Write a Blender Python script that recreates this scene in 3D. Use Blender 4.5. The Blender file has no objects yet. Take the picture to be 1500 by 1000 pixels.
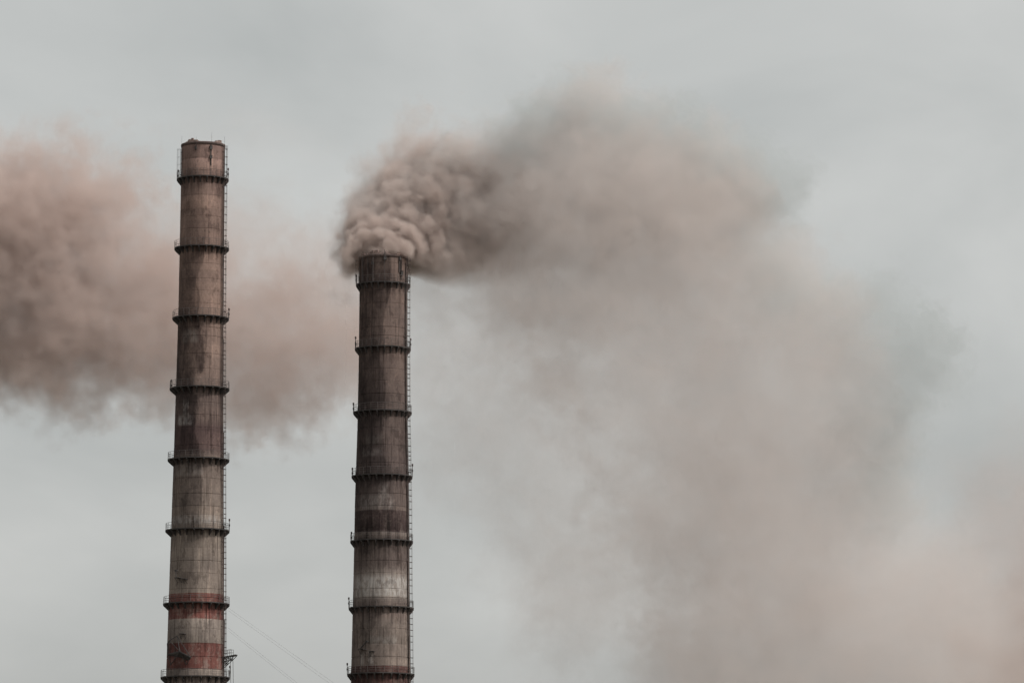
import bpy, math, random
import numpy as np
from mathutils import Vector

random.seed(7)
scene = bpy.context.scene
col = scene.collection
R = math.radians

# ------------------------------------------------------------------ camera
F_PX, PITCH, DIST, CAM_Z = 6500.0, R(8.2), 720.0, 1.7   # focal length in photo pixels (1500 wide), pitch, metres to the chimneys
cam_data = bpy.data.cameras.new('camera')
cam_data.sensor_width = 36.0
cam_data.lens = 36.0 * F_PX / 1500.0
cam_data.clip_start = 1.0
cam_data.clip_end = 20000.0
cam = bpy.data.objects.new('camera', cam_data)
cam.location = (0, 0, CAM_Z)
cam.rotation_euler = (R(90) + PITCH, 0, 0)
col.objects.link(cam)
scene.camera = cam

# ------------------------------------------------------------------ world and sun
SUN_EL, SUN_AZ = R(50), R(62)      # azimuth: degrees to the right of straight behind the camera
world = bpy.data.worlds.new('World')
scene.world = world
world.use_nodes = True
wn, wl = world.node_tree.nodes, world.node_tree.links
wn.clear()
sky = wn.new('ShaderNodeTexSky')
sky.sky_type = 'NISHITA'
sky.sun_disc = False
sky.sun_elevation = SUN_EL
# direction towards the sun
sun_dir = Vector((math.sin(SUN_AZ) * math.cos(SUN_EL), -math.cos(SUN_AZ) * math.cos(SUN_EL), math.sin(SUN_EL)))
sky.sun_rotation = math.atan2(sun_dir.x, sun_dir.y)
sky.altitude = 100
sky.air_density = 1.3
sky.dust_density = 2.5
sky.ozone_density = 1.0
hsv = wn.new('ShaderNodeHueSaturation')
hsv.inputs['Saturation'].default_value = 0.04
hsv.inputs['Value'].default_value = 1.0
wl.new(sky.outputs['Color'], hsv.inputs['Color'])
tc = wn.new('ShaderNodeTexCoord')
mp = wn.new('ShaderNodeMapping')
mp.inputs['Scale'].default_value = (9.0, 9.0, 16.0)
mp.inputs['Location'].default_value = (0.35, 0.0, 0.2)
wl.new(tc.outputs['Generated'], mp.inputs['Vector'])
nz = wn.new('ShaderNodeTexNoise')
nz.inputs['Scale'].default_value = 1.0
nz.inputs['Detail'].default_value = 6.0
nz.inputs['Roughness'].default_value = 0.48
nz.inputs['Distortion'].default_value = 0.4
wl.new(mp.outputs['Vector'], nz.inputs['Vector'])
rmp = wn.new('ShaderNodeValToRGB')
rmp.color_ramp.elements[0].position = 0.30
rmp.color_ramp.elements[0].color = (0.795, 0.825, 0.814, 1)
rmp.color_ramp.elements[1].position = 0.72
rmp.color_ramp.elements[1].color = (1.13, 1.138, 1.112, 1)
wl.new(nz.outputs['Fac'], rmp.inputs['Fac'])
mul = wn.new('ShaderNodeMix')
mul.data_type = 'RGBA'
mul.blend_type = 'MULTIPLY'
mul.inputs[0].default_value = 1.0
wl.new(hsv.outputs['Color'], mul.inputs[6])
wl.new(rmp.outputs['Color'], mul.inputs[7])
bg = wn.new('ShaderNodeBackground')
bg.inputs['Strength'].default_value = 0.127
wl.new(mul.outputs[2], bg.inputs['Color'])
wo = wn.new('ShaderNodeOutputWorld')
wl.new(bg.outputs['Background'], wo.inputs['Surface'])

sun_data = bpy.data.lights.new('sun', 'SUN')
sun_data.energy = 2.4
sun_data.angle = R(6)
sun_data.color = (1.0, 0.955, 0.90)
sun = bpy.data.objects.new('sun', sun_data)
sun.rotation_euler = sun_dir.to_track_quat('Z', 'Y').to_euler()
sun.location = (0, 0, 300)
col.objects.link(sun)

scene.view_settings.view_transform = 'Standard'
scene.view_settings.look = 'None'
scene.view_settings.exposure = 0.0
scene.view_settings.gamma = 1.0
scene.render.engine = 'CYCLES'
cy = scene.cycles
cy.use_denoising = True
cy.max_bounces = 10
cy.volume_bounces = 3
cy.volume_step_rate = 2.0
cy.volume_max_steps = 512
cy.use_adaptive_sampling = True
cy.adaptive_threshold = 0.02

# ------------------------------------------------------------------ photo -> place
def z_at(py, d=DIST):
    return CAM_Z + d * math.tan(PITCH + math.atan((500 - py) / F_PX))
def depth_at(z, d=DIST):
    return d * math.cos(PITCH) + (z - CAM_Z) * math.sin(PITCH)
def x_at(px, z, d=DIST):
    return (px - 750) / F_PX * depth_at(z, d)
def m_at(wpx, z, d=DIST):
    return wpx / F_PX * depth_at(z, d)

# ------------------------------------------------------------------ mesh helpers
class MB:
    def __init__(self):
        self.v, self.f = [], []
    def add(self, vs, fs):
        o = len(self.v)
        self.v += [tuple(p) for p in vs]
        self.f += [tuple(i + o for i in q) for q in fs]
    def box(self, c, sx, sy, sz, rz=0.0):
        ca, sa = math.cos(rz), math.sin(rz)
        vs = []
        for dz in (-.5, .5):
            for dx, dy in ((-.5, -.5), (.5, -.5), (.5, .5), (-.5, .5)):
                x, y = dx * sx, dy * sy
                vs.append((c[0] + x * ca - y * sa, c[1] + x * sa + y * ca, c[2] + dz * sz))
        self.add(vs, [(3, 2, 1, 0), (4, 5, 6, 7), (0, 1, 5, 4), (1, 2, 6, 5), (2, 3, 7, 6), (3, 0, 4, 7)])
    def tube(self, pts, r, n=5, closed=False):
        pts = [Vector(p) for p in pts]
        rings, k = [], len(pts)
        for i, p in enumerate(pts):
            if closed:
                t = pts[(i + 1) % k] - pts[i - 1]
            else:
                t = pts[min(i + 1, k - 1)] - pts[max(i - 1, 0)]
            t.normalize()
            up = Vector((0, 0, 1)) if abs(t.z) < .9 else Vector((1, 0, 0))
            a = t.cross(up).normalized()
            b = t.cross(a)
            rings.append([p + (a * math.cos(j * 2 * math.pi / n) + b * math.sin(j * 2 * math.pi / n)) * r for j in range(n)])
        vs = [q for ring in rings for q in ring]
        fs = []
        for i in range(k if closed else k - 1):
            i2 = (i + 1) % k
            for j in range(n):
                j2 = (j + 1) % n
                fs.append((i * n + j, i * n + j2, i2 * n + j2, i2 * n + j))
        if not closed:
            fs.append(tuple(range(n))[::-1])
            fs.append(tuple((k - 1) * n + j for j in range(n)))
        self.add(vs, fs)
    def build(self, name, mat, parent=None, smooth=False, loc=None):
        me = bpy.data.meshes.new(name)
        me.from_pydata(self.v, [], self.f)
        me.validate()
        me.update()
        if smooth:
            for p in me.polygons:
                p.use_smooth = True
        me.materials.append(mat)
        o = bpy.data.objects.new(name, me)
        col.objects.link(o)
        if parent is not None:
            o.parent = parent
        if loc is not None:
            o.location = loc
        return o

def tag(o, label=None, cat=None, group=None, kind=None):
    for k, v in (('label', label), ('category', cat), ('group', group), ('kind', kind)):
        if v:
            o[k] = v
    return o
def empty(name, loc):
    o = bpy.data.objects.new(name, None)
    o.location = loc
    o.empty_display_size = 1
    col.objects.link(o)
    return o

# ------------------------------------------------------------------ materials
def simple(name, c, rough=.8, metal=0.0, var=.35, scale=1.2):
    m = bpy.data.materials.new(name)
    m.use_nodes = True
    n, l = m.node_tree.nodes, m.node_tree.links
    b = n['Principled BSDF']
    b.inputs['Roughness'].default_value = rough
    b.inputs['Metallic'].default_value = metal
    t = n.new('ShaderNodeTexCoord')
    z = n.new('ShaderNodeTexNoise')
    z.inputs['Scale'].default_value = scale
    z.inputs['Detail'].default_value = 6
    l.new(t.outputs['Object'], z.inputs['Vector'])
    r = n.new('ShaderNodeValToRGB')
    r.color_ramp.elements[0].position = .3
    r.color_ramp.elements[1].position = .7
    r.color_ramp.elements[0].color = (*[x * (1 - var) for x in c], 1)
    r.color_ramp.elements[1].color = (*[min(1, x * (1 + var)) for x in c], 1)
    l.new(z.outputs['Fac'], r.inputs['Fac'])
    l.new(r.outputs['Color'], b.inputs['Base Color'])
    return m

M_STEEL = simple('sooty_steel', (.045, .038, .036), .7, .0, .5, .8)
M_RAIL = simple('painted_rail', (.085, .072, .068), .65, .0, .5, .7)
M_LADDER = simple('rusty_ladder', (.075, .055, .05), .75, .0, .5, .5)
M_BRICK = simple('crumbled_lining', (.25, .18, .158), .95, .0, .4, 2.5)
M_LIP = simple('sooty_lip', (.10, .07, .062), .9, .0, .4, 1.5)
M_LAMP = simple('dirty_red_lens', (.055, .03, .028), .4, .0, .3, 3)
M_CABLE = simple('grey_cable', (.14, .14, .137), .6, .0, .2, .2)
M_GROUND = simple('ground_soil', (.11, .10, .08), 1.0, .0, .4, .02)

def concrete(name, stops, z0, z1, soot_angle, soot_stops, patches, top_streak, seed, bands, decks):
    """Weathered slip-formed concrete. stops: (photo row, colour) give the paint and concrete colours by height; soot and streaks on top."""
    m = bpy.data.materials.new(name)
    m.use_nodes = True
    n, l = m.node_tree.nodes, m.node_tree.links
    b = n['Principled BSDF']
    b.inputs['Roughness'].default_value = .92
    b.inputs['Specular IOR Level'].default_value = .2
    def node(t, **kw):
        x = n.new(t)
        for k, v in kw.items():
            setattr(x, k, v)
        return x
    def math_(op, a, c=None, clamp=False):
        x = node('ShaderNodeMath', operation=op, use_clamp=clamp)
        for i, q in enumerate((a, c)):
            if q is None:
                continue
            if isinstance(q, (int, float)):
                x.inputs[i].default_value = q
            else:
                l.new(q, x.inputs[i])
        return x.outputs[0]
    def noise(scale3, detail=5, rough=.6, off=0.0, dist=0.0):
        mpn = node('ShaderNodeMapping')
        mpn.inputs['Scale'].default_value = scale3
        mpn.inputs['Location'].default_value = (off + seed, off * .7 + seed * 1.7, off * 1.3 + seed)
        l.new(tco.outputs['Object'], mpn.inputs['Vector'])
        x = node('ShaderNodeTexNoise')
        x.inputs['Scale'].default_value = 1
        x.inputs['Detail'].default_value = detail
        x.inputs['Roughness'].default_value = rough
        x.inputs['Distortion'].default_value = dist
        l.new(mpn.outputs['Vector'], x.inputs['Vector'])
        return x.outputs['Fac']
    def remap(v, a, c, lo=0.0, hi=1.0, smooth=True):
        x = node('ShaderNodeMapRange', interpolation_type='SMOOTHSTEP' if smooth else 'LINEAR')
        l.new(v, x.inputs['Value'])
        x.inputs['From Min'].default_value = a
        x.inputs['From Max'].default_value = c
        x.inputs['To Min'].default_value = lo
        x.inputs['To Max'].default_value = hi
        return x.outputs['Result']
    def mix(f, a, c, blend='MIX'):
        x = node('ShaderNodeMix', data_type='RGBA', blend_type=blend)
        if isinstance(f, (int, float)):
            x.inputs[0].default_value = f
        else:
            l.new(f, x.inputs[0])
        for i, q in ((6, a), (7, c)):
            if isinstance(q, tuple):
                x.inputs[i].default_value = (*q, 1)
            else:
                l.new(q, x.inputs[i])
        return x.outputs[2]
    tco = node('ShaderNodeTexCoord')
    sep = node('ShaderNodeSeparateXYZ')
    l.new(tco.outputs['Object'], sep.inputs[0])
    X, Y, Z = sep.outputs
    # paint edges are a little ragged
    rag = math_('MULTIPLY', math_('SUBTRACT', noise((1.5, 1.5, .5), 4), .5), .14)
    h = remap(math_('ADD', Z, rag), z0, z1, 0, 1, False)
    ramp = node('ShaderNodeValToRGB')
    el = ramp.color_ramp.elements
    st = sorted([((z_at(py) - z0) / (z1 - z0), c) for py, c in stops], key=lambda q: q[0])
    while len(el) < len(st):
        el.new(1.0)
    for e, (p, c) in zip(el, st):
        e.position = min(1, max(0, p))
        e.color = (*c, 1)
    l.new(h, ramp.inputs['Fac'])
    c = ramp.outputs['Color']
    zr = math_('ADD', Z, rag)
    for (pt, pb, bc) in bands:                    # painted bands
        f = math_('MULTIPLY', remap(zr, z_at(pb) - .04, z_at(pb) + .04), remap(zr, z_at(pt) + .04, z_at(pt) - .04))
        chip = remap(noise((.9, .9, .7), 8, .72, 61), .36, .54, .5, 1.0)
        c = mix(math_('MULTIPLY', f, chip), c, bc)
    # broad tone mottling, lifts of slightly different concrete
    c = mix(1.0, c, mix(remap(noise((.25, .25, .12), 5), .3, .7), (.78, .76, .76), (1.18, 1.16, 1.13)), 'MULTIPLY')
    lift = node('ShaderNodeTexWhiteNoise', noise_dimensions='1D')
    l.new(math_('FLOOR', math_('DIVIDE', Z, 2.05)), lift.inputs['W'])
    c = mix(1.0, c, mix(lift.outputs['Value'], (.88, .88, .89), (1.10, 1.09, 1.08)), 'MULTIPLY')
    # fine grain
    c = mix(1.0, c, mix(remap(noise((3.5, 3.5, 2.2), 6, .7, 3), .25, .75), (.82, .81, .81), (1.15, 1.15, 1.15)), 'MULTIPLY')
    # pale worn patches: (photo row top, bottom, angle centre, half angle, strength, colour)
    ang = math_('ARCTAN2', X, math_('MULTIPLY', Y, -1.0))      # 0 facing the camera, + to the right
    wear = noise((1.9, 1.9, .8), 7, .7, 11)
    for (pt, pb, a0, ah, s, pc) in patches:
        zt, zb = z_at(pt), z_at(pb)
        f = math_('MULTIPLY', remap(Z, zb - .25, zb + .3), remap(Z, zt + .5, zt - .6))
        f = math_('MULTIPLY', f, remap(math_('ABSOLUTE', math_('SUBTRACT', ang, a0)), ah * 1.15, ah * .75))
        f = math_('MULTIPLY', f, remap(wear, .34, .60))
        c = mix(math_('MULTIPLY', f, s), c, pc)
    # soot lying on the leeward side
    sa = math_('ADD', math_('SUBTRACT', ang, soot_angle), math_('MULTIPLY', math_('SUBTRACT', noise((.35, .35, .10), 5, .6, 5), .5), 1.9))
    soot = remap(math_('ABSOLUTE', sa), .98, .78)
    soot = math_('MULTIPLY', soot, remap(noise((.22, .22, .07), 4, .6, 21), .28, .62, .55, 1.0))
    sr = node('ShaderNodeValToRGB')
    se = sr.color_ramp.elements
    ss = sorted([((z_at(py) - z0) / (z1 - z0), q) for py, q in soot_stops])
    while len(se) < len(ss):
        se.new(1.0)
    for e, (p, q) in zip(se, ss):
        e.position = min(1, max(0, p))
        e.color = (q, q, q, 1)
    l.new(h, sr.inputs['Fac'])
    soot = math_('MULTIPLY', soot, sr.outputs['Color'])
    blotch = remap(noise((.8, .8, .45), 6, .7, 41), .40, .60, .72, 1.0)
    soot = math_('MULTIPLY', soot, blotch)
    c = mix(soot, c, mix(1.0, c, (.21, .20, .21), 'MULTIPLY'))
    # run-off streaks
    st1 = noise((2.1, 2.1, .075), 5, .6, 8)
    st2 = noise((5.0, 5.0, .13), 4, .6, 14)
    low = remap(Z, z_at(440), z_at(640), top_streak, 1.0)
    c = mix(math_('MULTIPLY', remap(st1, .53, .70), math_('MULTIPLY', low, .85)), c, mix(1.0, c, (.33, .31, .31), 'MULTIPLY'))
    c = mix(math_('MULTIPLY', remap(st2, .53, .68), math_('MULTIPLY', low, .85)), c, mix(1.0, c, (.42, .40, .39), 'MULTIPLY'))
    c = mix(math_('MULTIPLY', remap(noise((2.6, 2.6, .09), 5, .6, 31), .57, .70), .55), c, mix(1.0, c, (1.7, 1.65, 1.6), 'MULTIPLY'))
    # drips below every platform
    drip = None
    for py in decks:
        zd = z_at(py)
        q = math_('MULTIPLY', remap(Z, zd - 3.6, zd - .8), remap(Z, zd + .1, zd - .1))
        drip = q if drip is None else math_('ADD', drip, q)
    c = mix(math_('MULTIPLY', math_('MULTIPLY', drip, remap(noise((3.0, 3.0, .16), 4, .6, 71), .42, .60)), .75), c, mix(1.0, c, (.36, .33, .33), 'MULTIPLY'))
    # large ragged stains
    big = noise((.42, .42, .30), 8, .68, 81)
    c = mix(math_('MULTIPLY', remap(big, .55, .62), .6), c, mix(1.0, c, (.45, .43, .43), 'MULTIPLY'))
    c = mix(math_('MULTIPLY', remap(big, .40, .34), .35), c, mix(1.0, c, (1.45, 1.42, 1.38), 'MULTIPLY'))
    # flaked and scabbed skin: rough-edged pale and dark scars
    fl = noise((.9, .9, .8), 8, .72, 51)
    c = mix(math_('MULTIPLY', remap(fl, .60, .66), .55), c, mix(1.0, c, (1.55, 1.5, 1.45), 'MULTIPLY'))
    c = mix(math_('MULTIPLY', remap(fl, .40, .34), .6), c, mix(1.0, c, (.5, .48, .48), 'MULTIPLY'))
    l.new(c, b.inputs['Base Color'])
    bmp = node('ShaderNodeBump')
    bmp.inputs['Strength'].default_value = .5
    bmp.inputs['Distance'].default_value = .05
    l.new(noise((1.6, 1.6, 1.0), 7, .65, 2), bmp.inputs['Height'])
    l.new(bmp.outputs['Normal'], b.inputs['Normal'])
    return m

# ------------------------------------------------------------------ ground
g = MB()
N = 64
g.v = [(math.cos(2 * math.pi * i / N) * 9000, math.sin(2 * math.pi * i / N) * 9000, 0) for i in range(N)]
g.f = [tuple(range(N))]
tag(g.build('ground', M_GROUND), kind='structure')

# ------------------------------------------------------------------ chimneys
class Chimney:
    """Profile in photo pixels: rows, left edge and width; everything else hangs on axis() and radius()."""
    def __init__(self, profile, top_py, root_name, label):
        zs, xs, rs = [], [], []
        for py, cx, w in profile:
            z = z_at(py)
            zs.append(z); xs.append(x_at(cx, z)); rs.append(m_at(w / 2, z))
        order = np.argsort(zs)
        zs, xs, rs = np.array(zs)[order], np.array(xs)[order], np.array(rs)[order]
        # straight axis through the measured centres, continued to the ground; the flare continues too
        k = np.polyfit(zs, xs, 1)
        self.ax = lambda z: k[0] * z + k[1]
        rb = rs[0] + (rs[0] - rs[1]) / (zs[1] - zs[0]) * zs[0]
        self.zs = np.concatenate([[0.0], zs]); self.rs = np.concatenate([[rb], rs])
        self.ztop = z_at(top_py)
        self.base = Vector((self.ax(0), DIST, 0))
        self.root = empty(root_name, self.base)
        tag(self.root, label, 'chimney')
    def radius(self, z):
        return float(np.interp(z, self.zs, self.rs))
    def off(self, z):
        return self.ax(z) - self.ax(0)
    def pt(self, theta, z, dr=0.0):
        r = self.radius(z) + dr
        return Vector((self.off(z) + r * math.cos(theta), r * math.sin(theta), z))
    def ring(self, z, dr, n, t0=0.0, t1=2 * math.pi, closed=True):
        return [self.pt(t0 + (t1 - t0) * i / (n if closed else n - 1), z, dr) for i in range(n)]

def lathe(ch, prof, n, name, mat, parent, jitter=None):
    """prof: list of (z, dr) from outside bottom round to inside."""
    vs, fs = [], []
    for k, (z, dr) in enumerate(prof):
        for i in range(n):
            zz, d = z, dr
            if jitter:
                zz, d = jitter(k, i, z, dr)
            vs.append(ch.pt(2 * math.pi * i / n, zz, d))
    for k in range(len(prof) - 1):
        for i in range(n):
            i2 = (i + 1) % n
            fs.append((k * n + i, k * n + i2, (k + 1) * n + i2, (k + 1) * n + i))
    mb = MB()
    mb.add(vs, fs)
    o = mb.build(name, mat, parent, True)
    return o

def make_shaft(ch, mat, lip=.10):
    n = 96
    prof = [(0.0, 0.0)]
    z = 0.0
    zl = 6.0
    rr = random.Random(3)
    while zl < ch.ztop - .9:                      # recessed joints between the concrete lifts
        dstep, dj = rr.uniform(-.012, .012), rr.uniform(.012, .05)
        prof += [(zl - .08, 0.0), (zl - .06, -dj), (zl + .06, -dj), (zl + .08, dstep)]
        zl += rr.choice((1.45, 2.05, 2.05, 2.5, 2.9))
    t = ch.ztop
    prof += [(t - .45, 0.0), (t, 0.0), (t, -.55), (t - 6.0, -.6)]
    sh = lathe(ch, prof, n, 'shaft', mat, ch.root)
    md = sh.modifiers.new('edges', 'EDGE_SPLIT')
    md.split_angle = R(35)
    # soot-black coping band round the mouth
    lathe(ch, [(t - .42, .0), (t - .40, lip), (t - .08, lip + .03), (t + .03, lip), (t + .03, -.25), (t - .05, -.3)], 72, 'coping', M_LIP, sh)
    return sh

def make_crown(ch, sections, seed):
    """Crumbling brick lining standing above the coping: (angle from, angle to, height)."""
    rr = random.Random(seed)
    for a0, a1, hmax in sections:
        n = max(6, int(abs(a1 - a0) * ch.radius(ch.ztop) / .28))
        mb = MB()
        for i in range(n):
            t = (i + .5) / n
            a = a0 + (a1 - a0) * t
            hgt = hmax * (math.sin(math.pi * t) ** .6) * rr.uniform(.65, 1.1) + .08
            for layer in range(max(1, int(hgt / .16))):
                c = ch.pt(a + rr.uniform(-.02, .02), ch.ztop + .05 + layer * .17, -.22 + rr.uniform(-.06, .06) - layer * .03)
                mb.box(c, .34 + rr.uniform(0, .1), .34, .20, a + rr.uniform(-.3, .3))
        o = mb.build('crumbling_lining', M_BRICK, ch.root)
        o['kind'] = 'stuff'

def make_platform(ch, front_py, half_px, nb, seed):
    """front_py: photo row of the deck's near edge; half_px: half width of the deck."""
    zc = z_at(front_py)
    sag = half_px * math.sin(PITCH + math.atan((500 - front_py) / F_PX))
    z = z_at(front_py + sag)
    ro = m_at(half_px, z) - ch.radius(z)
    n = 72
    deck = lathe(ch, [(z - .16, .02), (z - .16, ro), (z + .0, ro + .02), (z + .0, .02)], n, 'platform', M_STEEL, ch.root)
    deck.modifiers.new('edges', 'EDGE_SPLIT').split_angle = R(35)
    # triangular brackets carrying the deck, one mesh shared by all
    mb = MB()
    t = .085
    h = 1.0 + .12 * ro
    prof = [(.0, -.16), (ro * .97, -.16), (ro * .97, -.34), (.06, -h), (.0, -h)]
    vs = [(x, -t, zz) for x, zz in prof] + [(x, t, zz) for x, zz in prof]
    k = len(prof)
    fs = [tuple(range(k)), tuple(range(k, 2 * k))[::-1]] + [(i, i + k, (i + 1) % k + k, (i + 1) % k) for i in range(k)]
    mb.add(vs, fs)
    first = None
    for i in range(nb):
        a = 2 * math.pi * (i + .37) / nb
        if first is None:
            o = first = mb.build('bracket', M_STEEL, deck)
        else:
            o = first.copy()
            col.objects.link(o)
            o.parent = deck
        o.location = ch.pt(a, z, -.03 * 0 + .01)
        o.rotation_euler = (0, 0, a)
    # handrail: posts, three rails, a toe board; some posts lean
    rr = random.Random(seed)
    mb = MB()
    npost = 26
    for zz, rad in ((1.1, .027), (.74, .016), (.40, .016)):
        pts = []
        for i in range(78):
            a = 2 * math.pi * i / 78
            pts.append(ch.pt(a, z + zz + .03 * math.sin(a * 3 + seed), ro - .05 + .025 * math.sin(a * 5 + seed * 2)))
        mb.tube(pts, rad, 4, True)
    for i in range(npost):
        a = 2 * math.pi * (i + rr.uniform(-.12, .12)) / npost
        p = ch.pt(a, z, ro - .05)
        q = ch.pt(a + rr.uniform(-.012, .012), z + 1.13, ro - .05 + rr.uniform(-.05, .05))
        mb.tube([p, q], .027, 4)
    mb.build('railing', M_RAIL, deck)
    return deck, z

def make_ladder(ch, theta, za, zb, hoop=.038):
    """Caged ladder section: stiles and rungs, with hoops and straps round it."""
    out = Vector((math.cos(theta), math.sin(theta), 0))
    side = Vector((-math.sin(theta), math.cos(theta), 0))
    mb = MB()
    def P(z, dr, s):
        return ch.pt(theta, z, dr) + side * s
    nz_ = max(2, int((zb - za) / 2.5) + 1)
    zs = [za + (zb - za) * i / (nz_ - 1) for i in range(nz_)]
    for s in (-.24, .24):
        mb.tube([P(z, .20, s) for z in zs], .05 if hoop > .03 else .028, 4)
    z = za + .2
    while z < zb:
        mb.tube([P(z, .20, -.24), P(z, .20, .24)], .018, 4)
        z += .33
    z = za + .5
    while z < zb:
        for s in (-.24, .24):
            mb.tube([P(z, -.05, s), P(z, .20, s)], .03, 4)
        z += 1.9
    lad = mb.build('ladder', M_LADDER, ch.root)
    cb = MB()
    rr = random.Random(int(za * 10))
    z = za + (2.2 if za < 3 else .9)
    while z < zb - .1:
        pts = []
        for i in range(11):
            t = -1 + 2 * i / 10
            ang = t * R(118)
            pts.append(P(z, .50 + .33 * math.cos(ang), .36 * math.sin(ang)))
        cb.tube(pts, hoop, 4)
        z += .95 * rr.choice((1, 1, 1, 1.35, .7))
    for ang in (-80, -35, 35, 80):
        a = R(ang)
        cb.tube([P(q, .50 + .33 * math.cos(a), .36 * math.sin(a)) for q in zs], .02 if hoop > .03 else .012, 4)
    cb.build('safety_cage', M_LADDER, lad)
    return lad

def make_rod(ch, theta, z0, z1, dr=.16, r=.03):
    mb = MB()
    mb.tube([ch.pt(theta, z0, dr), ch.pt(theta, z1, dr)], r, 5)
    z = z0 + .4
    while z < min(z1, ch.ztop):
        c = ch.pt(theta, z, dr / 2)
        mb.box(c, dr, .07, .07, theta)
        z += 1.3
    return mb.build('lightning_rod', M_STEEL, ch.root)

def make_conduit(ch, theta, z0, z1, w=.28, boxes=()):
    mb = MB()
    zs = [z0 + (z1 - z0) * i / 6 for i in range(7)]
    for a, b in zip(zs[:-1], zs[1:]):
        mb.box((ch.pt(theta, a, .06) + ch.pt(theta, b, .06)) / 2, .14, w, (b - a) * .985, theta)
    con = mb.build('cable_duct', M_LADDER, ch.root)
    for zb_, s in boxes:
        bb = MB()
        bb.box(ch.pt(theta, zb_, .17), .30, s, s * 1.25, theta)
        bb.box(ch.pt(theta, zb_ + s * .68, .19), .36, s * 1.12, .05, theta)
        bb.build('junction_box', M_STEEL, con)
    return con

def th_of(ch, px, py):
    """Angle on the near side of the shaft that shows at photo column px."""
    z = z_at(py)
    c = (x_at(px, z) - ch.ax(z)) / ch.radius(z)
    return -math.acos(max(-1, min(1, c)))

# ---- left, taller chimney
prof_l = [(208, 298, 63), (262, 297, 63.5), (450, 294, 65.5), (650, 291.2, 72), (700, 290.3, 74), (979, 286.3, 85)]
A = Chimney(prof_l, 213, 'factory_chimney', 'taller slimmer brown concrete chimney with red and white bands, its mouth without smoke')
red = (.172, .072, .062)
pale = (.300, .255, .225)
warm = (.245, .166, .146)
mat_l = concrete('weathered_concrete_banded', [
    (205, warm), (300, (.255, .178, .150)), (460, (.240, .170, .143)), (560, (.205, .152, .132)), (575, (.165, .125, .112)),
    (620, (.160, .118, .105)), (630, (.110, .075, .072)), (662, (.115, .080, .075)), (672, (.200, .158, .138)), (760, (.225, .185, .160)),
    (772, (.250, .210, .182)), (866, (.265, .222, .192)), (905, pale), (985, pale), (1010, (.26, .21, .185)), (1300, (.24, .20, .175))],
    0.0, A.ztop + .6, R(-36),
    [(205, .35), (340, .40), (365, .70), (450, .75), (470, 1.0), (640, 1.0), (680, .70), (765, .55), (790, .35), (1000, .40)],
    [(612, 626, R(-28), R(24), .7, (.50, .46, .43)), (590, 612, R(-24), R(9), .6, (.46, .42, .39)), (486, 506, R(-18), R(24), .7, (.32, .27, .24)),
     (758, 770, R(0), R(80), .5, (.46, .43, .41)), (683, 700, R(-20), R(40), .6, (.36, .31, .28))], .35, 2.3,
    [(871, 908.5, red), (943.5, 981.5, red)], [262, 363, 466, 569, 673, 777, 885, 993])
make_shaft(A, mat_l)
make_crown(A, [(R(-140), R(-98), .55), (R(-52), R(-22), .5), (R(40), R(95), .5), (R(120), R(170), .4)], 5)
deck_z_l, decks_l = [], []
for k, (py, hw) in enumerate([(256, 38), (357.5, 40), (460, 41.5), (563.5, 43.8), (668, 45.2), (772, 47), (880, 48.7), (988, 50.8)]):
    d, z = make_platform(A, py, hw, 22, k + 1)
    deck_z_l.append(z)
    decks_l.append((d, z, hw))
TH_L = R(-21)
for za, zb in zip([0.3] + deck_z_l[::-1], deck_z_l[::-1]):
    make_ladder(A, TH_L, za + .02, zb + (1.0 if za > 3 else -.3))
make_ladder(A, TH_L, deck_z_l[0] + .02, A.ztop - .3)
make_ladder(A, R(197), deck_z_l[0] + .02, A.ztop - .8, .014)
make_conduit(A, th_of(A, 326.5, 500), deck_z_l[-1] - 6, A.ztop - 1.6, .22)
make_conduit(A, th_of(A, 310.5, 230), z_at(247), A.ztop - .5, .16, [(z_at(222), .42), (z_at(236), .38)])
make_conduit(A, th_of(A, 289.5, 220), z_at(225), A.ztop - .5, .16, [(z_at(223), .30)])
for px, up in ((268.5, 1.6), (290, .9), (311, 1.9), (327.5, 1.5)):
    make_rod(A, th_of(A, px, 230), deck_z_l[0] + .1, A.ztop + up * .8, .20, .015)

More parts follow.
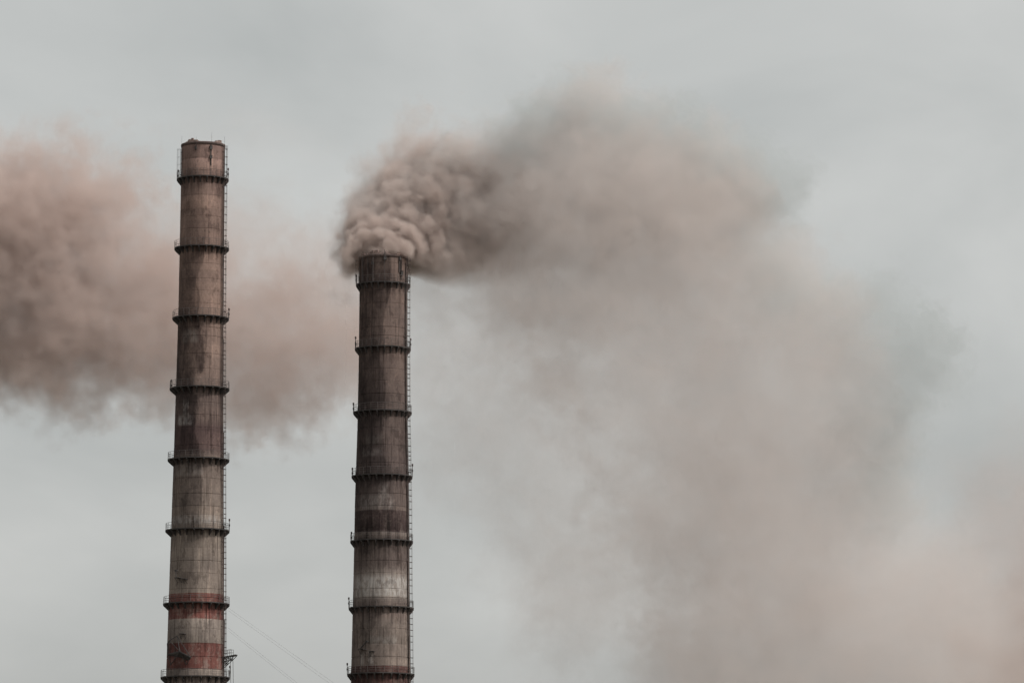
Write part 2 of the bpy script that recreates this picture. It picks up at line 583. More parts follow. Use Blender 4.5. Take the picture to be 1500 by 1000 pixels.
# ---- right, smoking chimney
prof_r = [(374, 562, 70.5), (440, 561.2, 69.5), (530, 560.3, 70.5), (620, 560, 73), (734, 559.5, 79), (848, 559, 82), (943, 558, 85.5)]
B = Chimney(prof_r, 377.5, 'factory_chimney', 'shorter dark sooty concrete chimney with thick brown smoke pouring from its mouth')
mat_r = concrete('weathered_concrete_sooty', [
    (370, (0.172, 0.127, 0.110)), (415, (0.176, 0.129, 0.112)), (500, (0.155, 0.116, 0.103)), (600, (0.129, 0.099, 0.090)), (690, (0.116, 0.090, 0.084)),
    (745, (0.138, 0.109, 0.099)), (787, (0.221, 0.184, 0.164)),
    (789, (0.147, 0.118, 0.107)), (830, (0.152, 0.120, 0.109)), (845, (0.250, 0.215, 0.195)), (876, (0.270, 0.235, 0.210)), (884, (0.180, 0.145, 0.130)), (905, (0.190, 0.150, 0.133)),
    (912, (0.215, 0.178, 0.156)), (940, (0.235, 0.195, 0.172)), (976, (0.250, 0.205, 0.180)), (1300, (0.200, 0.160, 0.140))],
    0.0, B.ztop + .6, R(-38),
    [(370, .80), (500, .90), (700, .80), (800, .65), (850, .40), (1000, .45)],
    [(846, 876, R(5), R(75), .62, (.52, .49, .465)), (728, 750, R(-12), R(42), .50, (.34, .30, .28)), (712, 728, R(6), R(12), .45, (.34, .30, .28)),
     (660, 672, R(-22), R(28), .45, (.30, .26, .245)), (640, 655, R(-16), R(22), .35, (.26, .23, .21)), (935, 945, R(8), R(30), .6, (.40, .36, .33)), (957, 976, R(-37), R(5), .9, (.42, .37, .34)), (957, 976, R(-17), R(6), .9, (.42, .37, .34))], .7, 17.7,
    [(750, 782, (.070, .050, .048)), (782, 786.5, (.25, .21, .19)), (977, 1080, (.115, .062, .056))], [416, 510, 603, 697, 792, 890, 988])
make_shaft(B, mat_r)
make_crown(B, [(R(-128), R(-97), .75), (R(-92), R(-72), .62), (R(-56), R(-24), .5), (R(-165), R(-140), .5), (R(60), R(130), .6)], 9)
deck_z_r, decks_r = [], []
for k, (py, hw) in enumerate([(411, 40), (505, 41), (598.5, 43), (692.5, 44.7), (788, 46), (886, 47.8), (983.5, 49.4)]):
    d, z = make_platform(B, py, hw, 24, k + 11)
    deck_z_r.append(z)
    decks_r.append((d, z, hw))
TH_R = R(-20)
for za, zb in zip([0.3] + deck_z_r[::-1], deck_z_r[::-1]):
    make_ladder(B, TH_R, za + .02, zb + (1.0 if za > 3 else -.3))
make_ladder(B, TH_R, deck_z_r[0] + .02, B.ztop - .3)
make_ladder(B, R(196), deck_z_r[0] + .02, B.ztop - .5, .016)
make_conduit(B, th_of(B, 594, 600), deck_z_r[-1] - 6, B.ztop - 1.0, .20)
make_conduit(B, th_of(B, 547.5, 390), deck_z_r[0] + .1, B.ztop - .5, .30, [(z_at(391), .34)])
make_conduit(B, th_of(B, 585.5, 390), deck_z_r[0] + 1.6, B.ztop - .5, .34, [(z_at(383), .40)])
make_conduit(B, th_of(B, 532, 390), deck_z_r[0] + .1, B.ztop - .5, .45)
make_conduit(B, th_of(B, 540, 390), deck_z_r[0] + .1, B.ztop - .5, .16)
make_conduit(B, th_of(B, 565, 390), z_at(386), B.ztop + .35, .22, [(z_at(384), .45)])
make_conduit(B, th_of(B, 588, 390), deck_z_r[0] + .4, B.ztop - .8, .16, [(z_at(404), .55)])
for px, up in ((533.5, .6), (564, .7), (595.5, .8)):
    make_rod(B, th_of(B, px, 390), deck_z_r[0] + .1, B.ztop + up, .24, .035)

# ---- obstruction lamps on short posts at some decks
def make_lamp(ch, deck, z, half_px, theta, h):
    ro = m_at(half_px, z) - ch.radius(z)
    p = ch.pt(theta, z, ro - .02)
    mb = MB()
    mb.tube([p, p + Vector((0, 0, h))], .05, 5)
    mb.box(p + Vector((0, 0, h * .55)), .22, .16, .34, theta)
    post = mb.build('lamp_post', M_STEEL, deck)
    lb = MB()
    q = p + Vector((0, 0, h))
    lb.tube([q, q + Vector((0, 0, .10)), q + Vector((0, 0, .30)), q + Vector((0, 0, .38))], .13, 8)
    lb.build('lamp', M_LAMP, post)
for ch, dks in ((A, decks_l), (B, decks_r)):
    rr_ = random.Random(4 if ch is A else 8)
    for k, (d, z, hw) in enumerate(dks):
        for th in (R(176), R(2)):
            if rr_.random() < .62:
                make_lamp(ch, d, z, hw, th + rr_.uniform(-.2, .2), rr_.uniform(1.15, 1.75))

# ---- small brackets and cantilevers on the shafts
def make_lamp_bracket(ch, px, py, w, arm_px, up=True):
    """Small cantilever ledge with a diagonal strut: carries an obstruction lamp."""
    th = th_of(ch, px, py)
    z = z_at(py)
    side = Vector((-math.sin(th), math.cos(th), 0))
    o = Vector((math.cos(th), math.sin(th), 0))
    mb = MB()
    mb.box(ch.pt(th, z, .45), .95, w, .10, th)
    for s in (-w / 2 + .06, w / 2 - .06):
        mb.tube([ch.pt(th, z - .75, 0) + side * s, ch.pt(th, z - .05, .85) + side * s], .045, 4)
    br = mb.build('lamp_bracket', M_STEEL, ch.root)
    if arm_px:
        mb = MB()
        a = ch.pt(th, z + .05, .5)
        mb.tube([a - side * .35, a + side * (arm_px * .11) + Vector((0, 0, 1.05))], .07, 5)
        mb.tube([a - side * .35 + o * .1, a + side * (arm_px * .11) + Vector((0, 0, 1.3)) + o * .1], .05, 5)
        b_ = a + side * (arm_px * .11) + Vector((0, 0, 1.15))
        mb.box(b_, .25, .4, .28, th)
        mb.build('lamp_arm', M_STEEL, br)
    return br
make_lamp_bracket(B, 534, 953, 1.1, 9)
make_lamp_bracket(B, 547, 956.5, .75, 0)
make_lamp_bracket(A, 266, 849, .9, -4)
make_lamp_bracket(A, 275, 851, .6, 0)
make_lamp_bracket(A, 272, 931, .9, 0)

# dark triangular cantilever frame with netting on the left chimney's near left
def make_frame(ch):
    def Q(px, py, dr):
        return ch.pt(th_of(ch, px, py), z_at(py), dr)
    tip, l0, l1, r1 = Q(284, 966, 1.35), Q(247, 943, .12), Q(250, 959, .35), Q(271, 957, 1.2)
    up0, up1 = Q(254, 939.5, .5), Q(266, 934, .75)
    foot0, foot1 = Q(252, 975, .02), Q(276, 976, .02)
    mb = MB()
    for i, j in ((l0, up0), (up0, up1), (up1, r1), (r1, tip), (up1, tip), (l0, l1), (l1, r1), (l1, foot0), (tip, foot1), (r1, foot1), (r1, foot0), (up0, l1), (up0, r1)):
        mb.tube([i, j], .065, 5)
    fr = mb.build('cantilever_frame', M_STEEL, ch.root)
    mb = MB()
    q = [Q(251, 960, .1), l1, r1, tip, Q(278, 968.5, .1)]
    vs = [v + Vector((0, 0, .04)) for v in q] + [v - Vector((0, 0, .16)) for v in q]
    k = len(q)
    mb.add(vs, [tuple(range(k)), tuple(range(k, 2 * k))[::-1]] + [(i, (i + 1) % k, (i + 1) % k + k, i + k) for i in range(k)])
    mb.build('floor_plate', M_STEEL, fr)
make_frame(A)

# lattice cantilever on its right side, with a small railing and two hoist ropes down to the ground
def make_lattice(ch):
    zt, zb = z_at(961.5), z_at(978)
    th = R(-14)
    o = Vector((math.cos(th), math.sin(th), 0)); s = Vector((-o.y, o.x, 0))
    def P(out, sd, z):
        return ch.pt(th, z, out) + s * sd
    mb = MB()
    L = 2.2
    for sd in (-.55, .55):
        a0, a1 = P(0, sd, zt - .25), P(L, sd, zt + .1)
        b0, b1 = P(0, sd, zb), P(L * .68, sd, zt - .55)
        for q in ((a0, a1), (b0, b1), (b1, a1), (P(0, sd, zt - .9), b1), (P(L * .33, sd, zt - .2), P(L * .3, sd, zb + .55)),
                  (P(L * .33, sd, zt - .2), b1), (P(L * .66, sd, zt - .1), b1), (P(0, sd, zt - .9), P(L * .33, sd, zt - .2)), (P(L * .3, sd, zb + .55), P(L * .1, sd, zt - .9))):
            mb.tube(q, .06, 5)
    for out, z in ((L, zt + .1), (L * .68, zt - .55), (L * .33, zt - .2), (.05, zt - .25), (L * .3, zb + .55)):
        mb.tube([P(out, -.55, z), P(out, .55, z)], .055, 5)
    la = mb.build('lattice_cantilever', M_STEEL, ch.root)
    mb = MB()
    q = [P(.02, -.6, zt - .17), P(L + .1, -.6, zt + .19), P(L + .1, .6, zt + .19), P(.02, .6, zt - .17)]
    vs = q + [v + Vector((0, 0, .07)) for v in q]
    mb.add(vs, [(3, 2, 1, 0), (4, 5, 6, 7), (0, 1, 5, 4), (1, 2, 6, 5), (2, 3, 7, 6), (3, 0, 4, 7)])
    mb.build('floor_plate', M_STEEL, la)
    mb = MB()
    for sd in (-.58, .58):
        for hh in (.5, .95):
            mb.tube([P(.15, sd, zt - .1 + hh), P(L * .72, sd, zt + .15 + hh)], .03, 4)
        for t in (.12, .42, .72):
            mb.tube([P(L * t, sd, zt - .1 + .25 * t), P(L * t, sd, zt + .88 + .25 * t)], .03, 4)
    mb.build('railing', M_RAIL, la)
    for out, sd in ((1.32, -.2), (1.62, .2)):
        top = P(out, sd, zt - .5)
        # the ropes hang clear of the flaring shaft, held off by a stay at the foot
        foot = Vector((ch.radius(0) * math.cos(th) + out + .6, top.y - 1.5, 0.0))
        mb = MB()
        mb.tube([top, foot], .045, 5)
        mb.build('hoist_rope', M_CABLE, la)
make_lattice(A)

# ------------------------------------------------------------------ slack cables running off to the lower right
def cable(p0, p1, label):
    """p0, p1: photo points the cable passes; continued to an anchor on the ground in front of the other chimney."""
    za, zb = z_at(p0[1]), z_at(p1[1])
    xa, xb = x_at(p0[0], za), x_at(p1[0], zb)
    ya = DIST - 1.0
    # clearance: the cable runs towards the camera as it descends
    dy = -.10
    s = za / (za - zb)
    end = Vector((xa + (xb - xa) * s, ya + (za) * dy, 0.0))
    a = Vector((xa, ya, za))
    L = (end - a).length
    pts = []
    for i in range(25):
        t = i / 24
        q = a.lerp(end, t)
        q.z -= 4 * .004 * L * t * (1 - t) if 0 < i < 24 else 0
        pts.append(q)
    mb = MB()
    mb.tube(pts, .012, 4)
    tag(mb.build('guy_cable', M_CABLE), label, 'cable', 'thin cables slanting down from the banded chimney')
cable((334.5, 890), (482, 993), 'thin grey cable slanting from the red band, uppermost of four')
cable((334.5, 894), (482, 998), 'thin grey cable slanting from the red band, second from the top of four')
cable((334.0, 919), (421, 987), 'thin grey cable slanting from the white band, third from the top of four')
cable((334.0, 923), (421, 991), 'thin grey cable slanting from the white band, lowest of four')

# smoke colour (single scattering albedo) and shape: flat-topped soft ellipsoids in photo pixels
# (column, row, depth, three radii, optical depth, edge softness)
SMOKE_COL = (.890, .818, .783)
SMOKE_COL_M = (.865, .760, .712)
SMOKE_COL_L = (.845, .728, .680)
SMOKE_COL_G = (.745, .775, .775)
RINGS = 9
RING_DENS = (.11, .11, .105, .10, .085, .066, .048, .034, .02)
PLUME = [
    # halo at the mouth and the dense upper bank
    (535, 335, 40, 50, 65, 50, 0.94, 0.77), (580, 295, 70, 85, 85, 65, 1.09, 0.43), (650, 280, 100, 105, 100, 75, 1.56, 0.37), (740, 280, 90, 115, 110, 95, 1.94, 0.37), (720, 330, 60, 110, 75, 80, 1.42, 0.59),
    (830, 280, 70, 125, 125, 110, 2.02, 0.37), (930, 275, 60, 130, 125, 115, 2.02, 0.37), (1030, 295, 60, 110, 105, 110, 1.84, 0.37), (1080, 300, 60, 65, 70, 90, 1.40, 0.51),
    # thin grey fringe above it
    (640, 200, 60, 34, 30, 36, 0.99, 0.37), (700, 215, 60, 70, 40, 50, 0.99, 0.43), (790, 177, 50, 60, 45, 50, 0.98, 0.43), (870, 142, 40, 70, 48, 55, 1.07, 0.37), (850, 107, 40, 50, 28, 40, 0.44, 0.50), (960, 177, 40, 95, 50, 60, 0.98, 0.43),
    (1070, 220, 40, 80, 48, 60, 0.78, 0.43), (1140, 260, 40, 62, 62, 60, 0.85, 0.31), (1165, 285, 40, 40, 38, 45, 0.40, 0.43),
    # the wide veil sinking to the right
    (830, 400, 60, 130, 100, 110, 1.14, 0.68), (940, 460, 50, 165, 140, 130, 1.11, 0.59), (1080, 460, 50, 170, 125, 130, 1.06, 0.51), (1190, 470, 50, 105, 85, 110, 0.88, 0.31),
    (990, 590, 50, 150, 150, 130, 1.01, 0.59), (1130, 610, 50, 190, 170, 135, 1.06, 0.51), (1230, 610, 50, 115, 130, 120, 0.80, 0.31),
    (1290, 480, 40, 85, 82, 80, 0.68, 0.31), (1345, 520, 40, 62, 82, 70, 0.63, 0.31), (1290, 610, 40, 80, 80, 80, 0.63, 0.37),
    (1040, 730, 50, 150, 160, 130, 1.19, 0.68), (1140, 780, 50, 200, 190, 135, 1.23, 0.51), (1240, 740, 50, 110, 120, 120, 0.91, 0.50),
    (1150, 960, 50, 220, 220, 140, 1.38, 0.59), (1300, 920, 50, 175, 150, 130, 1.20, 0.59), (1430, 1000, 50, 180, 130, 130, 1.14, 0.68), (1060, 1020, 50, 140, 180, 130, 1.14, 0.77), (1250, 1120, 50, 400, 150, 140, 1.26, 0.51),
    (760, 400, 60, 100, 75, 90, 0.92, 0.80), (870, 390, 60, 150, 90, 110, 1.44, 0.70), (1000, 400, 60, 150, 90, 115, 1.37, 0.70), (1110, 400, 60, 100, 80, 105, 1.06, 0.60), (690, 390, 60, 70, 50, 70, 0.60, 0.90),
    (680, 430, 60, 80, 75, 75, 0.65, 1.00), (770, 490, 60, 100, 100, 90, 0.69, 1.00),
    # traces under the bank
    (690, 540, 50, 120, 220, 90, 0.54, 0.85), (790, 640, 50, 130, 200, 100, 0.50, 0.85), (850, 820, 50, 120, 160, 100, 0.68, 0.85), (640, 430, 50, 80, 80, 70, 0.55, 0.85)]
PLUME_L = [
    (-40, 330, 0, 190, 115, 110, 4.22, 0.45), (80, 325, 0, 120, 100, 100, 3.45, 0.45), (150, 320, 0, 75, 85, 80, 2.11, 0.52), (0, 375, -50, 85, 80, 60, 3.64, 0.52), (40, 300, -40, 55, 45, 45, 1.21, 0.52), (-230, 380, 0, 200, 180, 110, 4.22, 0.45),
    (40, 470, 0, 170, 110, 110, 3.97, 0.52), (180, 460, 10, 150, 120, 110, 2.77, 0.60), (290, 460, 20, 140, 120, 110, 2.03, 0.68), (390, 500, 20, 130, 115, 100, 2.12, 0.60), (480, 490, 20, 110, 105, 95, 1.88, 0.60),
    (90, 560, 0, 120, 60, 80, 1.48, 0.68), (220, 550, 10, 110, 60, 80, 1.29, 0.68), (390, 590, 20, 85, 62, 70, 1.26, 0.60), (300, 350, 20, 140, 85, 80, 0.64, 0.75), (440, 390, 20, 130, 75, 80, 0.64, 0.75),
    (40, 215, 0, 110, 35, 45, 0.52, 0.68), (150, 225, 0, 70, 35, 45, 0.52, 0.68), (560, 470, 20, 90, 110, 80, 0.94, 0.75)]
PLUME_R = [(1530, 760, 0, 140, 120, 100, .7, 1.0), (1470, 860, 0, 140, 150, 100, .6, 1.0), (1535, 985, 0, 110, 90, 90, 3.2, .9), (1660, 870, 0, 170, 200, 110, 1.2, .8)]
VAPOUR = [(340, 190, 0, 80, 32, 36, .12, 1.0), (420, 205, 0, 70, 32, 36, .08, 1.0)]

# ------------------------------------------------------------------ smoke: real volumes, a density for every voxel
def spectral(shape, vox, lam_max, lam_min, beta, rng):
    """Random field with power-law spectrum between two wavelengths (same unit as vox), unit variance."""
    w = rng.standard_normal(shape).astype(np.float32)
    f = np.fft.rfftn(w)
    kx = np.fft.fftfreq(shape[0], vox)[:, None, None]
    ky = np.fft.fftfreq(shape[1], vox)[None, :, None]
    kz = np.fft.rfftfreq(shape[2], vox)[None, None, :]
    k = np.sqrt(kx * kx + ky * ky + kz * kz)
    amp = np.where((k > 0), 1.0, 0.0) * (k * k + (1.0 / lam_max) ** 2) ** (-(beta) / 4) * np.exp(-(k * lam_min) ** 2 * .5)
    n = np.fft.irfftn(f * amp, s=shape).astype(np.float32)
    return (n - n.mean()) / n.std()

def volume_object(name, dens, lo, hi, origin, mat, parent=None):
    """dens[x, y, z] on a regular lattice between lo and hi (metres, local). The lattice points are the mesh; a node tree turns their 'dens' into a volume."""
    nx, ny, nz_ = dens.shape
    d = np.ascontiguousarray(dens.transpose(2, 1, 0)).ravel().astype(np.float32)     # index = ix + nx * (iy + ny * iz)
    me = bpy.data.meshes.new(name)
    me.vertices.add(d.size)
    gx, gy, gz = (np.linspace(lo[i], hi[i], dens.shape[i], dtype=np.float32) for i in range(3))
    co = np.empty((nz_, ny, nx, 3), np.float32)
    co[..., 0] = gx[None, None, :]; co[..., 1] = gy[None, :, None]; co[..., 2] = gz[:, None, None]
    me.vertices.foreach_set('co', co.ravel())
    at = me.attributes.new('dens', 'FLOAT', 'POINT')
    at.data.foreach_set('value', d)
    me.materials.append(mat)
    o = bpy.data.objects.new(name, me)
    col.objects.link(o)
    o.location = origin
    if parent is not None:
        o.parent = parent
    ng = bpy.data.node_groups.new(name + '_nodes', 'GeometryNodeTree')
    ng.interface.new_socket('Geometry', in_out='INPUT', socket_type='NodeSocketGeometry')
    ng.interface.new_socket('Geometry', in_out='OUTPUT', socket_type='NodeSocketGeometry')
    nn, ll = ng.nodes, ng.links
    gi, go = nn.new('NodeGroupInput'), nn.new('NodeGroupOutput')
    pos = nn.new('GeometryNodeInputPosition')
    def vm(op, a, b):
        x = nn.new('ShaderNodeVectorMath'); x.operation = op
        ll.new(a, x.inputs[0]); x.inputs[1].default_value = b
        return x.outputs[0]
    step = [(hi[i] - lo[i]) / (dens.shape[i] - 1) for i in range(3)]
    v = vm('DIVIDE', vm('SUBTRACT', pos.outputs[0], lo), step)
    v = vm('FLOOR', vm('ADD', v, (.5, .5, .5)), (0, 0, 0))
    v = vm('MAXIMUM', vm('MINIMUM', v, (nx - 1, ny - 1, nz_ - 1)), (0, 0, 0))
    dot = nn.new('ShaderNodeVectorMath'); dot.operation = 'DOT_PRODUCT'
    ll.new(v, dot.inputs[0]); dot.inputs[1].default_value = (1, nx, nx * ny)
    f2i = nn.new('FunctionNodeFloatToInt'); f2i.rounding_mode = 'ROUND'
    ll.new(dot.outputs['Value'], f2i.inputs[0])
    na = nn.new('GeometryNodeInputNamedAttribute'); na.data_type = 'FLOAT'
    na.inputs['Name'].default_value = 'dens'
    si = nn.new('GeometryNodeSampleIndex'); si.data_type = 'FLOAT'; si.domain = 'POINT'
    ll.new(gi.outputs[0], si.inputs['Geometry'])
    ll.new(na.outputs['Attribute'], si.inputs['Value'])
    ll.new(f2i.outputs[0], si.inputs['Index'])
    vc = nn.new('GeometryNodeVolumeCube')
    vc.inputs['Min'].default_value = lo
    vc.inputs['Max'].default_value = hi
    vc.inputs['Resolution X'].default_value = nx
    vc.inputs['Resolution Y'].default_value = ny
    vc.inputs['Resolution Z'].default_value = nz_
    ll.new(si.outputs[0], vc.inputs['Density'])
    sm = nn.new('GeometryNodeSetMaterial')
    sm.inputs['Material'].default_value = mat
    ll.new(vc.outputs[0], sm.inputs['Geometry'])
    ll.new(sm.outputs[0], go.inputs[0])
    md = o.modifiers.new('volume', 'NODES')
    md.node_group = ng
    return o

def smoke_material(name, color, aniso=.25, density=1.0):
    m = bpy.data.materials.new(name)
    m.use_nodes = True
    n, l = m.node_tree.nodes, m.node_tree.links
    n.clear()
    out = n.new('ShaderNodeOutputMaterial')
    pv = n.new('ShaderNodeVolumePrincipled')
    pv.inputs['Color'].default_value = (*color, 1)
    pv.inputs['Density'].default_value = density
    pv.inputs['Anisotropy'].default_value = aniso
    l.new(pv.outputs[0], out.inputs['Volume'])
    return m

S_PX = DIST / math.cos(PITCH) / F_PX        # metres for one photo pixel at the chimneys

class Grid:
    """Lattice in photo-pixel units: u right, w away from the camera, v up the picture (down positive as in the photo)."""
    def __init__(self, u0, u1, v0, v1, w0, w1, vox):
        self.u = np.arange(u0, u1 + .1, vox, dtype=np.float32)
        self.v = np.arange(v0, v1 + .1, vox, dtype=np.float32)
        self.w = np.arange(w0, w1 + .1, vox, dtype=np.float32)
        self.shape = (len(self.u), len(self.w), len(self.v))
        self.vox = vox
    def coords(self):
        z = np.zeros(self.shape, np.float32)
        return z + self.u[:, None, None], z + self.w[None, :, None], z + self.v[None, None, :]
    def edge_fade(self, n=3):
        f = np.ones(self.shape, np.float32)
        for ax in range(3):
            m = self.shape[ax]
            r = np.minimum(np.arange(m), np.arange(m)[::-1]) / n
            r = np.clip(r, 0, 1).astype(np.float32)
            f *= r.reshape([-1 if i == ax else 1 for i in range(3)])
        return f
    def build(self, name, dens, u_ref, v_ref, d, mat, parent=None):
        """dens per photo pixel -> per metre; placed so that (u_ref, v_ref) stands at distance d."""
        s = S_PX * d / DIST
        zr = z_at(v_ref, d)
        org = Vector((x_at(u_ref, zr, d), d, zr))
        if parent is not None:
            org = org - parent.location
        lo = ((self.u[0] - u_ref) * s, self.w[0] * s, (v_ref - self.v[-1]) * s)
        hi = ((self.u[-1] - u_ref) * s, self.w[-1] * s, (v_ref - self.v[0]) * s)
        lo = tuple(float(x) for x in lo); hi = tuple(float(x) for x in hi)
        return volume_object(name, dens[:, :, ::-1] / s, lo, hi, org, mat, parent)

def blobs(G, U, W, V, items):
    """Union of flat-topped soft ellipsoids; item: (u, v, w, ru, rv, rw, optical depth through its middle, width of the soft edge 0..1)."""
    D = np.zeros(U.shape, np.float32)
    for (u, v, w, ru, rv, rw, tau, edge) in items:
        k, m = 1 + edge * .5, 75
        i0, i1 = np.searchsorted(G.u, (u - ru * k - m, u + ru * k + m)); j0, j1 = np.searchsorted(G.w, (w - rw * k - m, w + rw * k + m)); k0, k1 = np.searchsorted(G.v, (v - rv * k - m, v + rv * k + m))
        if i1 <= i0 or j1 <= j0 or k1 <= k0:
            continue
        s = (slice(i0, i1), slice(j0, j1), slice(k0, k1))
        q = np.sqrt(((U[s] - u) / ru) ** 2 + ((V[s] - v) / rv) ** 2 + ((W[s] - w) / rw) ** 2)
        t = np.clip((1 + edge * .5 - q) / edge, 0, 1)
        t = t * t * (3 - 2 * t)
        D[s] += (tau / (1.9 * rw) * t) ** 3
    return np.cbrt(D)

def fringe(line, n, rad, tau, seed, inset=.55, w0=40, wr=45):
    """Small billows set along an outline of the smoke (photo pixels), just inside it."""
    rr = random.Random(seed)
    seg = [math.hypot(q[0] - p[0], q[1] - p[1]) for p, q in zip(line[:-1], line[1:])]
    out = []
    for i in range(n):
        d = (i + rr.random()) / n * sum(seg)
        k = 0
        while d > seg[k] and k < len(seg) - 1:
            d -= seg[k]; k += 1
        p, q = line[k], line[k + 1]
        t = d / seg[k]
        r = rr.uniform(*rad)
        nx, ny = -(q[1] - p[1]) / seg[k], (q[0] - p[0]) / seg[k]     # to the right of the walking direction
        o_ = r * inset + rr.uniform(-.2, .9) * r
        out.append((p[0] + (q[0] - p[0]) * t + nx * o_, p[1] + (q[1] - p[1]) * t + ny * o_, w0 + rr.uniform(-wr, wr), r * rr.uniform(.9, 1.4), r * rr.uniform(.75, 1.1), r * 1.1, tau * rr.uniform(.6, 1.4), rr.uniform(.25, .5)))
    return out

M_SMOKE = smoke_material('brown_smoke', SMOKE_COL, .2)
M_SMOKE_M = smoke_material('fresh_brown_smoke', SMOKE_COL_M, .2)
M_SMOKE_G = smoke_material('grey_dispersed_smoke', SMOKE_COL_G, .2)
M_SMOKE_L = smoke_material('red_brown_smoke', SMOKE_COL_L, .2)

# ---- plume of the right chimney: dense billows at the mouth, then a wide drifting veil
plume = empty('smoke_plume', Vector((B.ax(B.ztop), DIST, B.ztop)))
tag(plume, 'thick brown smoke rolling from the right chimney and drifting to the right as a wide veil', 'smoke', kind='stuff')

def billows():
    """Smoke rolls out of the mouth in rings, each wider than the last and further from the camera, up and to the right."""
    rng = np.random.default_rng(11)
    G = Grid(462, 850, 140, 420, -64, 190, 2.2)
    U, W, V = G.coords()
    sh = G.shape
    a1 = [spectral(sh, G.vox, 70, 18, 3.8, rng) for _ in range(3)]
    Uw, Ww, Vw = U + 4.5 * a1[0], W + 4.5 * a1[1], V + 4.5 * a1[2]
    del a1
    curl = np.abs(spectral(sh, G.vox, 40, 8, 3.6, rng))
    fine = spectral(sh, G.vox, 12, 4, 3.2, rng)
    lump = spectral(sh, G.vox, 70, 20, 3.6, rng)
    relief = -1.4 * (curl - .8) + .2 * fine
    D = np.zeros(sh, np.float32)
    rr = random.Random(5)
    base = 383.0
    for k in range(RINGS):
        ru, rv, uc = 47 + 12.0 * k, 36 + 21.5 * k, 556 + 12.0 * k
        wf = -38 + 15.0 * k
        rw = 62 + 6 * k
        pr = 11 + 2.2 * k
        # body of the ring
        q = np.sqrt(((Uw - uc) / ru) ** 2 + ((Vw - base) / rv) ** 2 + ((Ww - wf - rw) / rw) ** 2)
        sdf = (q - 1.0) * min(ru, rv, rw) + 4.0
        # the rolled ridge along its front edge
        e = np.sqrt(((Uw - uc) / ru) ** 2 + ((Vw - base) / rv) ** 2)
        tor = np.sqrt(((e - .93) * (ru + rv) / 2) ** 2 + (Ww - wf - .26 * rw) ** 2) - pr * 1.08
        sdf = np.minimum(sdf, tor)
        puffs = []
        n = int(math.pi * (ru + rv) / 2 * 1.1 / (pr * 1.15))
        for row, (sc, dw) in enumerate(((.92, .27), (.98, .62))):
            m_ = max(4, int(n * sc))
            for i in range(m_):
                a = R(-8) + R(196) * (i + .5 * (row % 2) + rr.uniform(-.3, .3)) / m_
                j = rr.uniform(.95, 1.03)
                rad = pr * rr.uniform(.45, 1.2)
                puffs.append((uc + ru * sc * j * math.cos(a), base - rv * sc * j * math.sin(a), wf + dw * rw + rad * .3 + rr.uniform(-3, 3), rad))
        if k == 0:                                  # the mouth itself is full to the brim
            for i in range(46):
                a, q_ = rr.uniform(-math.pi, math.pi), 33 * math.sqrt(rr.random())
                puffs.append((562 + q_ * math.cos(a), rr.uniform(348, 377), q_ * math.sin(a), rr.uniform(8, 15)))
        for (u, v, w, r) in puffs:
            m = r + 12
            i0, i1 = np.searchsorted(G.u, (u - m, u + m)); j0, j1 = np.searchsorted(G.w, (w - m, w + m)); k0, k1 = np.searchsorted(G.v, (v - m, v + m))
            if i1 <= i0 or j1 <= j0 or k1 <= k0:
                continue
            s = (slice(i0, i1), slice(j0, j1), slice(k0, k1))
            d = np.sqrt((Uw[s] - u) ** 2 + (Vw[s] - v) ** 2 + (Ww[s] - w) ** 2) - r
            a_, kk = sdf[s], 2.5
            hh = np.clip(.5 + .5 * (a_ - d) / kk, 0, 1)
            sdf[s] = a_ * (1 - hh) + d * hh - kk * hh * (1 - hh)
        sdf += relief + lump * (1.2 * k)
        soft = 4.5 + 1.4 * k
        den = RING_DENS[k]
        D = np.maximum(D, den * np.clip(-sdf / soft, 0, 1))
    # flat underside at the rim, curling a little below it on the lee side
    hang = 382 + 5 * a_noise2(U, W) + np.clip((U - 600) / 60, 0, 1) * 22 + np.clip((530 - U) / 20, 0, 1) * 16
    D *= np.clip((hang - V) / (5 + np.clip((U - 600) / 60, 0, 1) * 85 + np.clip((532 - U) / 20, 0, 1) * 24), 0, 1)
    D *= np.clip((845 - U) / 120, 0, 1) * np.clip((V - 145) / 60, 0, 1) * np.clip((190 - W) / 60, 0, 1)
    D *= G.edge_fade(6)
    # the column rising inside the shaft
    col_ = np.clip((31 - np.sqrt((U - 562) ** 2 + W ** 2)) / 3, 0, 1) * (V > 368)
    D = np.maximum(D, .22 * col_ * np.clip((412 - V) / 6, 0, 1))
    return G, D

def a_noise2(U, W):
    return np.sin(U * .06 + 1.0) * .5 + np.sin(U * .023 + W * .05) * .5

G, D = billows()
o = G.build('mouth_billows', D, 562, 378, DIST, M_SMOKE_M, plume)
o['kind'] = 'stuff'

def is_edge(q):
    """Thin outlying lobes: far right, and along the top."""
    return (q[0] > 1270 and q[1] < 640) or (q[1] < 300 and q[6] < 1.05 and q[0] > 760 and q[4] < 85)

def shaped(G, items, seed, warp, contrast=.2):
    """Blobs in a space bent by turbulence of several sizes: (amplitude, wavelength) pairs; the last ones billow outwards in lobes."""
    rng = np.random.default_rng(seed)
    U, W, V = G.coords()
    sh = G.shape
    for amp, lm in warp:
        f = [spectral(sh, G.vox, lm, G.vox * 1.5, 3.8, rng) for _ in range(3)]
        U, W, V = U + amp * f[0], W + amp * f[1], V + amp * f[2]
    D = blobs(G, U, W, V, items)
    n1 = spectral(sh, G.vox, 150, G.vox * 2, 3.4, rng)
    n1 = .75 * n1 + .65 * spectral(sh, G.vox, 60, G.vox * 1.3, 3.5, rng)
    D *= np.exp(contrast * n1 - contrast ** 2 / 2)
    return D * G.edge_fade(4)

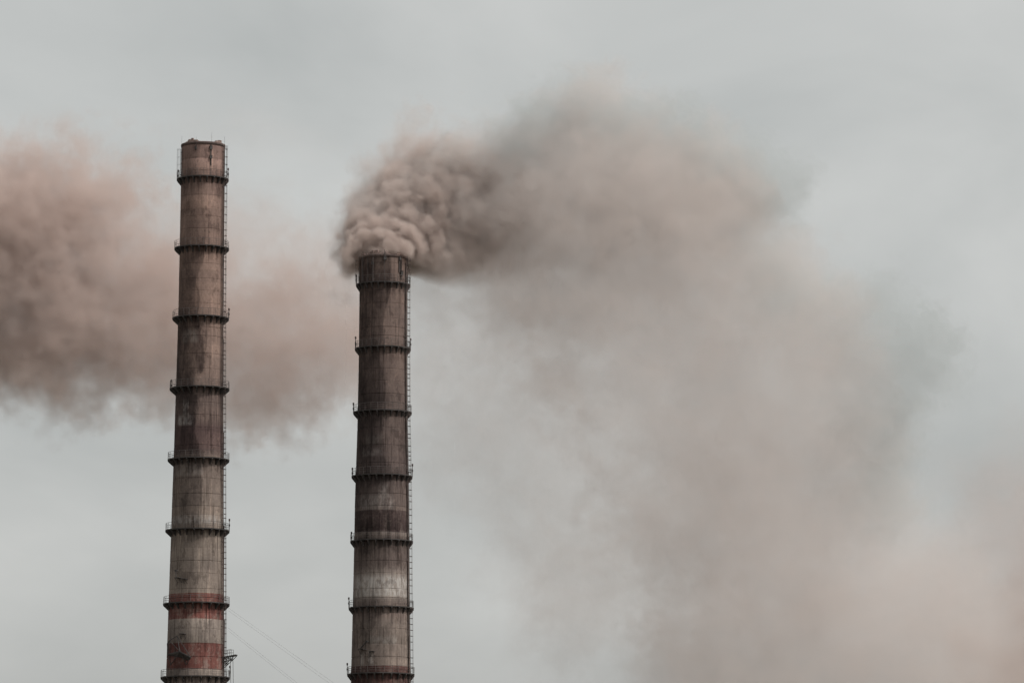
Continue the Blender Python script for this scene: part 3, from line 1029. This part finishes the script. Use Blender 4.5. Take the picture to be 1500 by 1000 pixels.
G = Grid(470, 1640, 60, 1100, -110, 190, 5.0)
PLUME += fringe([(960, 1000), (900, 830), (860, 700), (790, 590), (745, 470), (690, 402)], 30, (28, 60), .45, 3, .5)
D = shaped(G, [q for q in PLUME if not is_edge(q)], 21, ((14, 240), (11, 90), (7, 34)), .17)
o = G.build('drifting_smoke', D, 562, 378, DIST, M_SMOKE, plume)
o['kind'] = 'stuff'

# the cooler, thinner lobes along its upper and right outline
EDGE = [q for q in PLUME if is_edge(q)]
EDGE += fringe([(505, 320), (535, 262), (575, 222), (620, 192), (660, 186), (740, 176)], 18, (14, 30), .4, 7, .55, 95, 30)
EDGE += fringe([(720, 180), (790, 142), (840, 118), (890, 120), (950, 152), (1040, 178), (1130, 208), (1190, 250), (1192, 288), (1140, 318)], 42, (15, 38), .40, 1)
EDGE += fringe([(1115, 345), (1165, 378), (1235, 402), (1290, 398), (1345, 428), (1392, 490), (1402, 550), (1362, 602), (1338, 660), (1340, 725), (1290, 790)], 44, (20, 48), .42, 2)
G = Grid(480, 1450, 70, 830, -60, 150, 4.6)
D = shaped(G, EDGE, 22, ((10, 200), (8, 70), (5, 30)), .2)
o = G.build('smoke_fringe', D, 562, 378, DIST, M_SMOKE_G, plume)
o['kind'] = 'stuff'

G = Grid(-260, 600, 150, 690, -130, 130, 5.0)
PLUME_L += fringe([(-60, 225), (60, 210), (150, 218), (215, 250), (228, 300)], 16, (16, 36), .45, 4, .6, 0)
PLUME_L += fringe([(520, 560), (470, 600), (400, 640), (350, 600), (260, 570), (170, 600), (70, 602), (-40, 560)], 26, (18, 40), .42, 5, .6, 10)
PLUME_L += fringe([(-40, 300), (40, 285), (100, 330), (90, 400), (30, 450), (-40, 470)], 14, (26, 48), 1.1, 6, .3, -75, 25)
D = shaped(G, PLUME_L, 33, ((12, 220), (13, 80), (8, 34)), .24)
o = G.build('smoke_plume', D, 120, 400, DIST + 60, M_SMOKE_L)
tag(o, 'reddish brown smoke bank entering from the left edge and passing behind both chimneys', 'smoke', kind='stuff')

G = Grid(1240, 1720, 560, 1120, -130, 130, 7.0)
D = shaped(G, PLUME_R, 44, ((16, 220), (9, 90)), .18)
o = G.build('smoke_plume', D, 1500, 850, DIST + 40, M_SMOKE_L)
tag(o, 'dim mauve smoke rising at the lower right corner of the sky', 'smoke', kind='stuff')

G = Grid(240, 520, 130, 260, -50, 50, 5.0)
D = shaped(G, VAPOUR, 55, ((12, 120), (6, 45)), .25)
o = G.build('smoke_plume', D, 380, 200, DIST + 10, M_SMOKE)
tag(o, 'barely visible pale vapour drifting just above the left chimney mouth', 'smoke', kind='stuff')
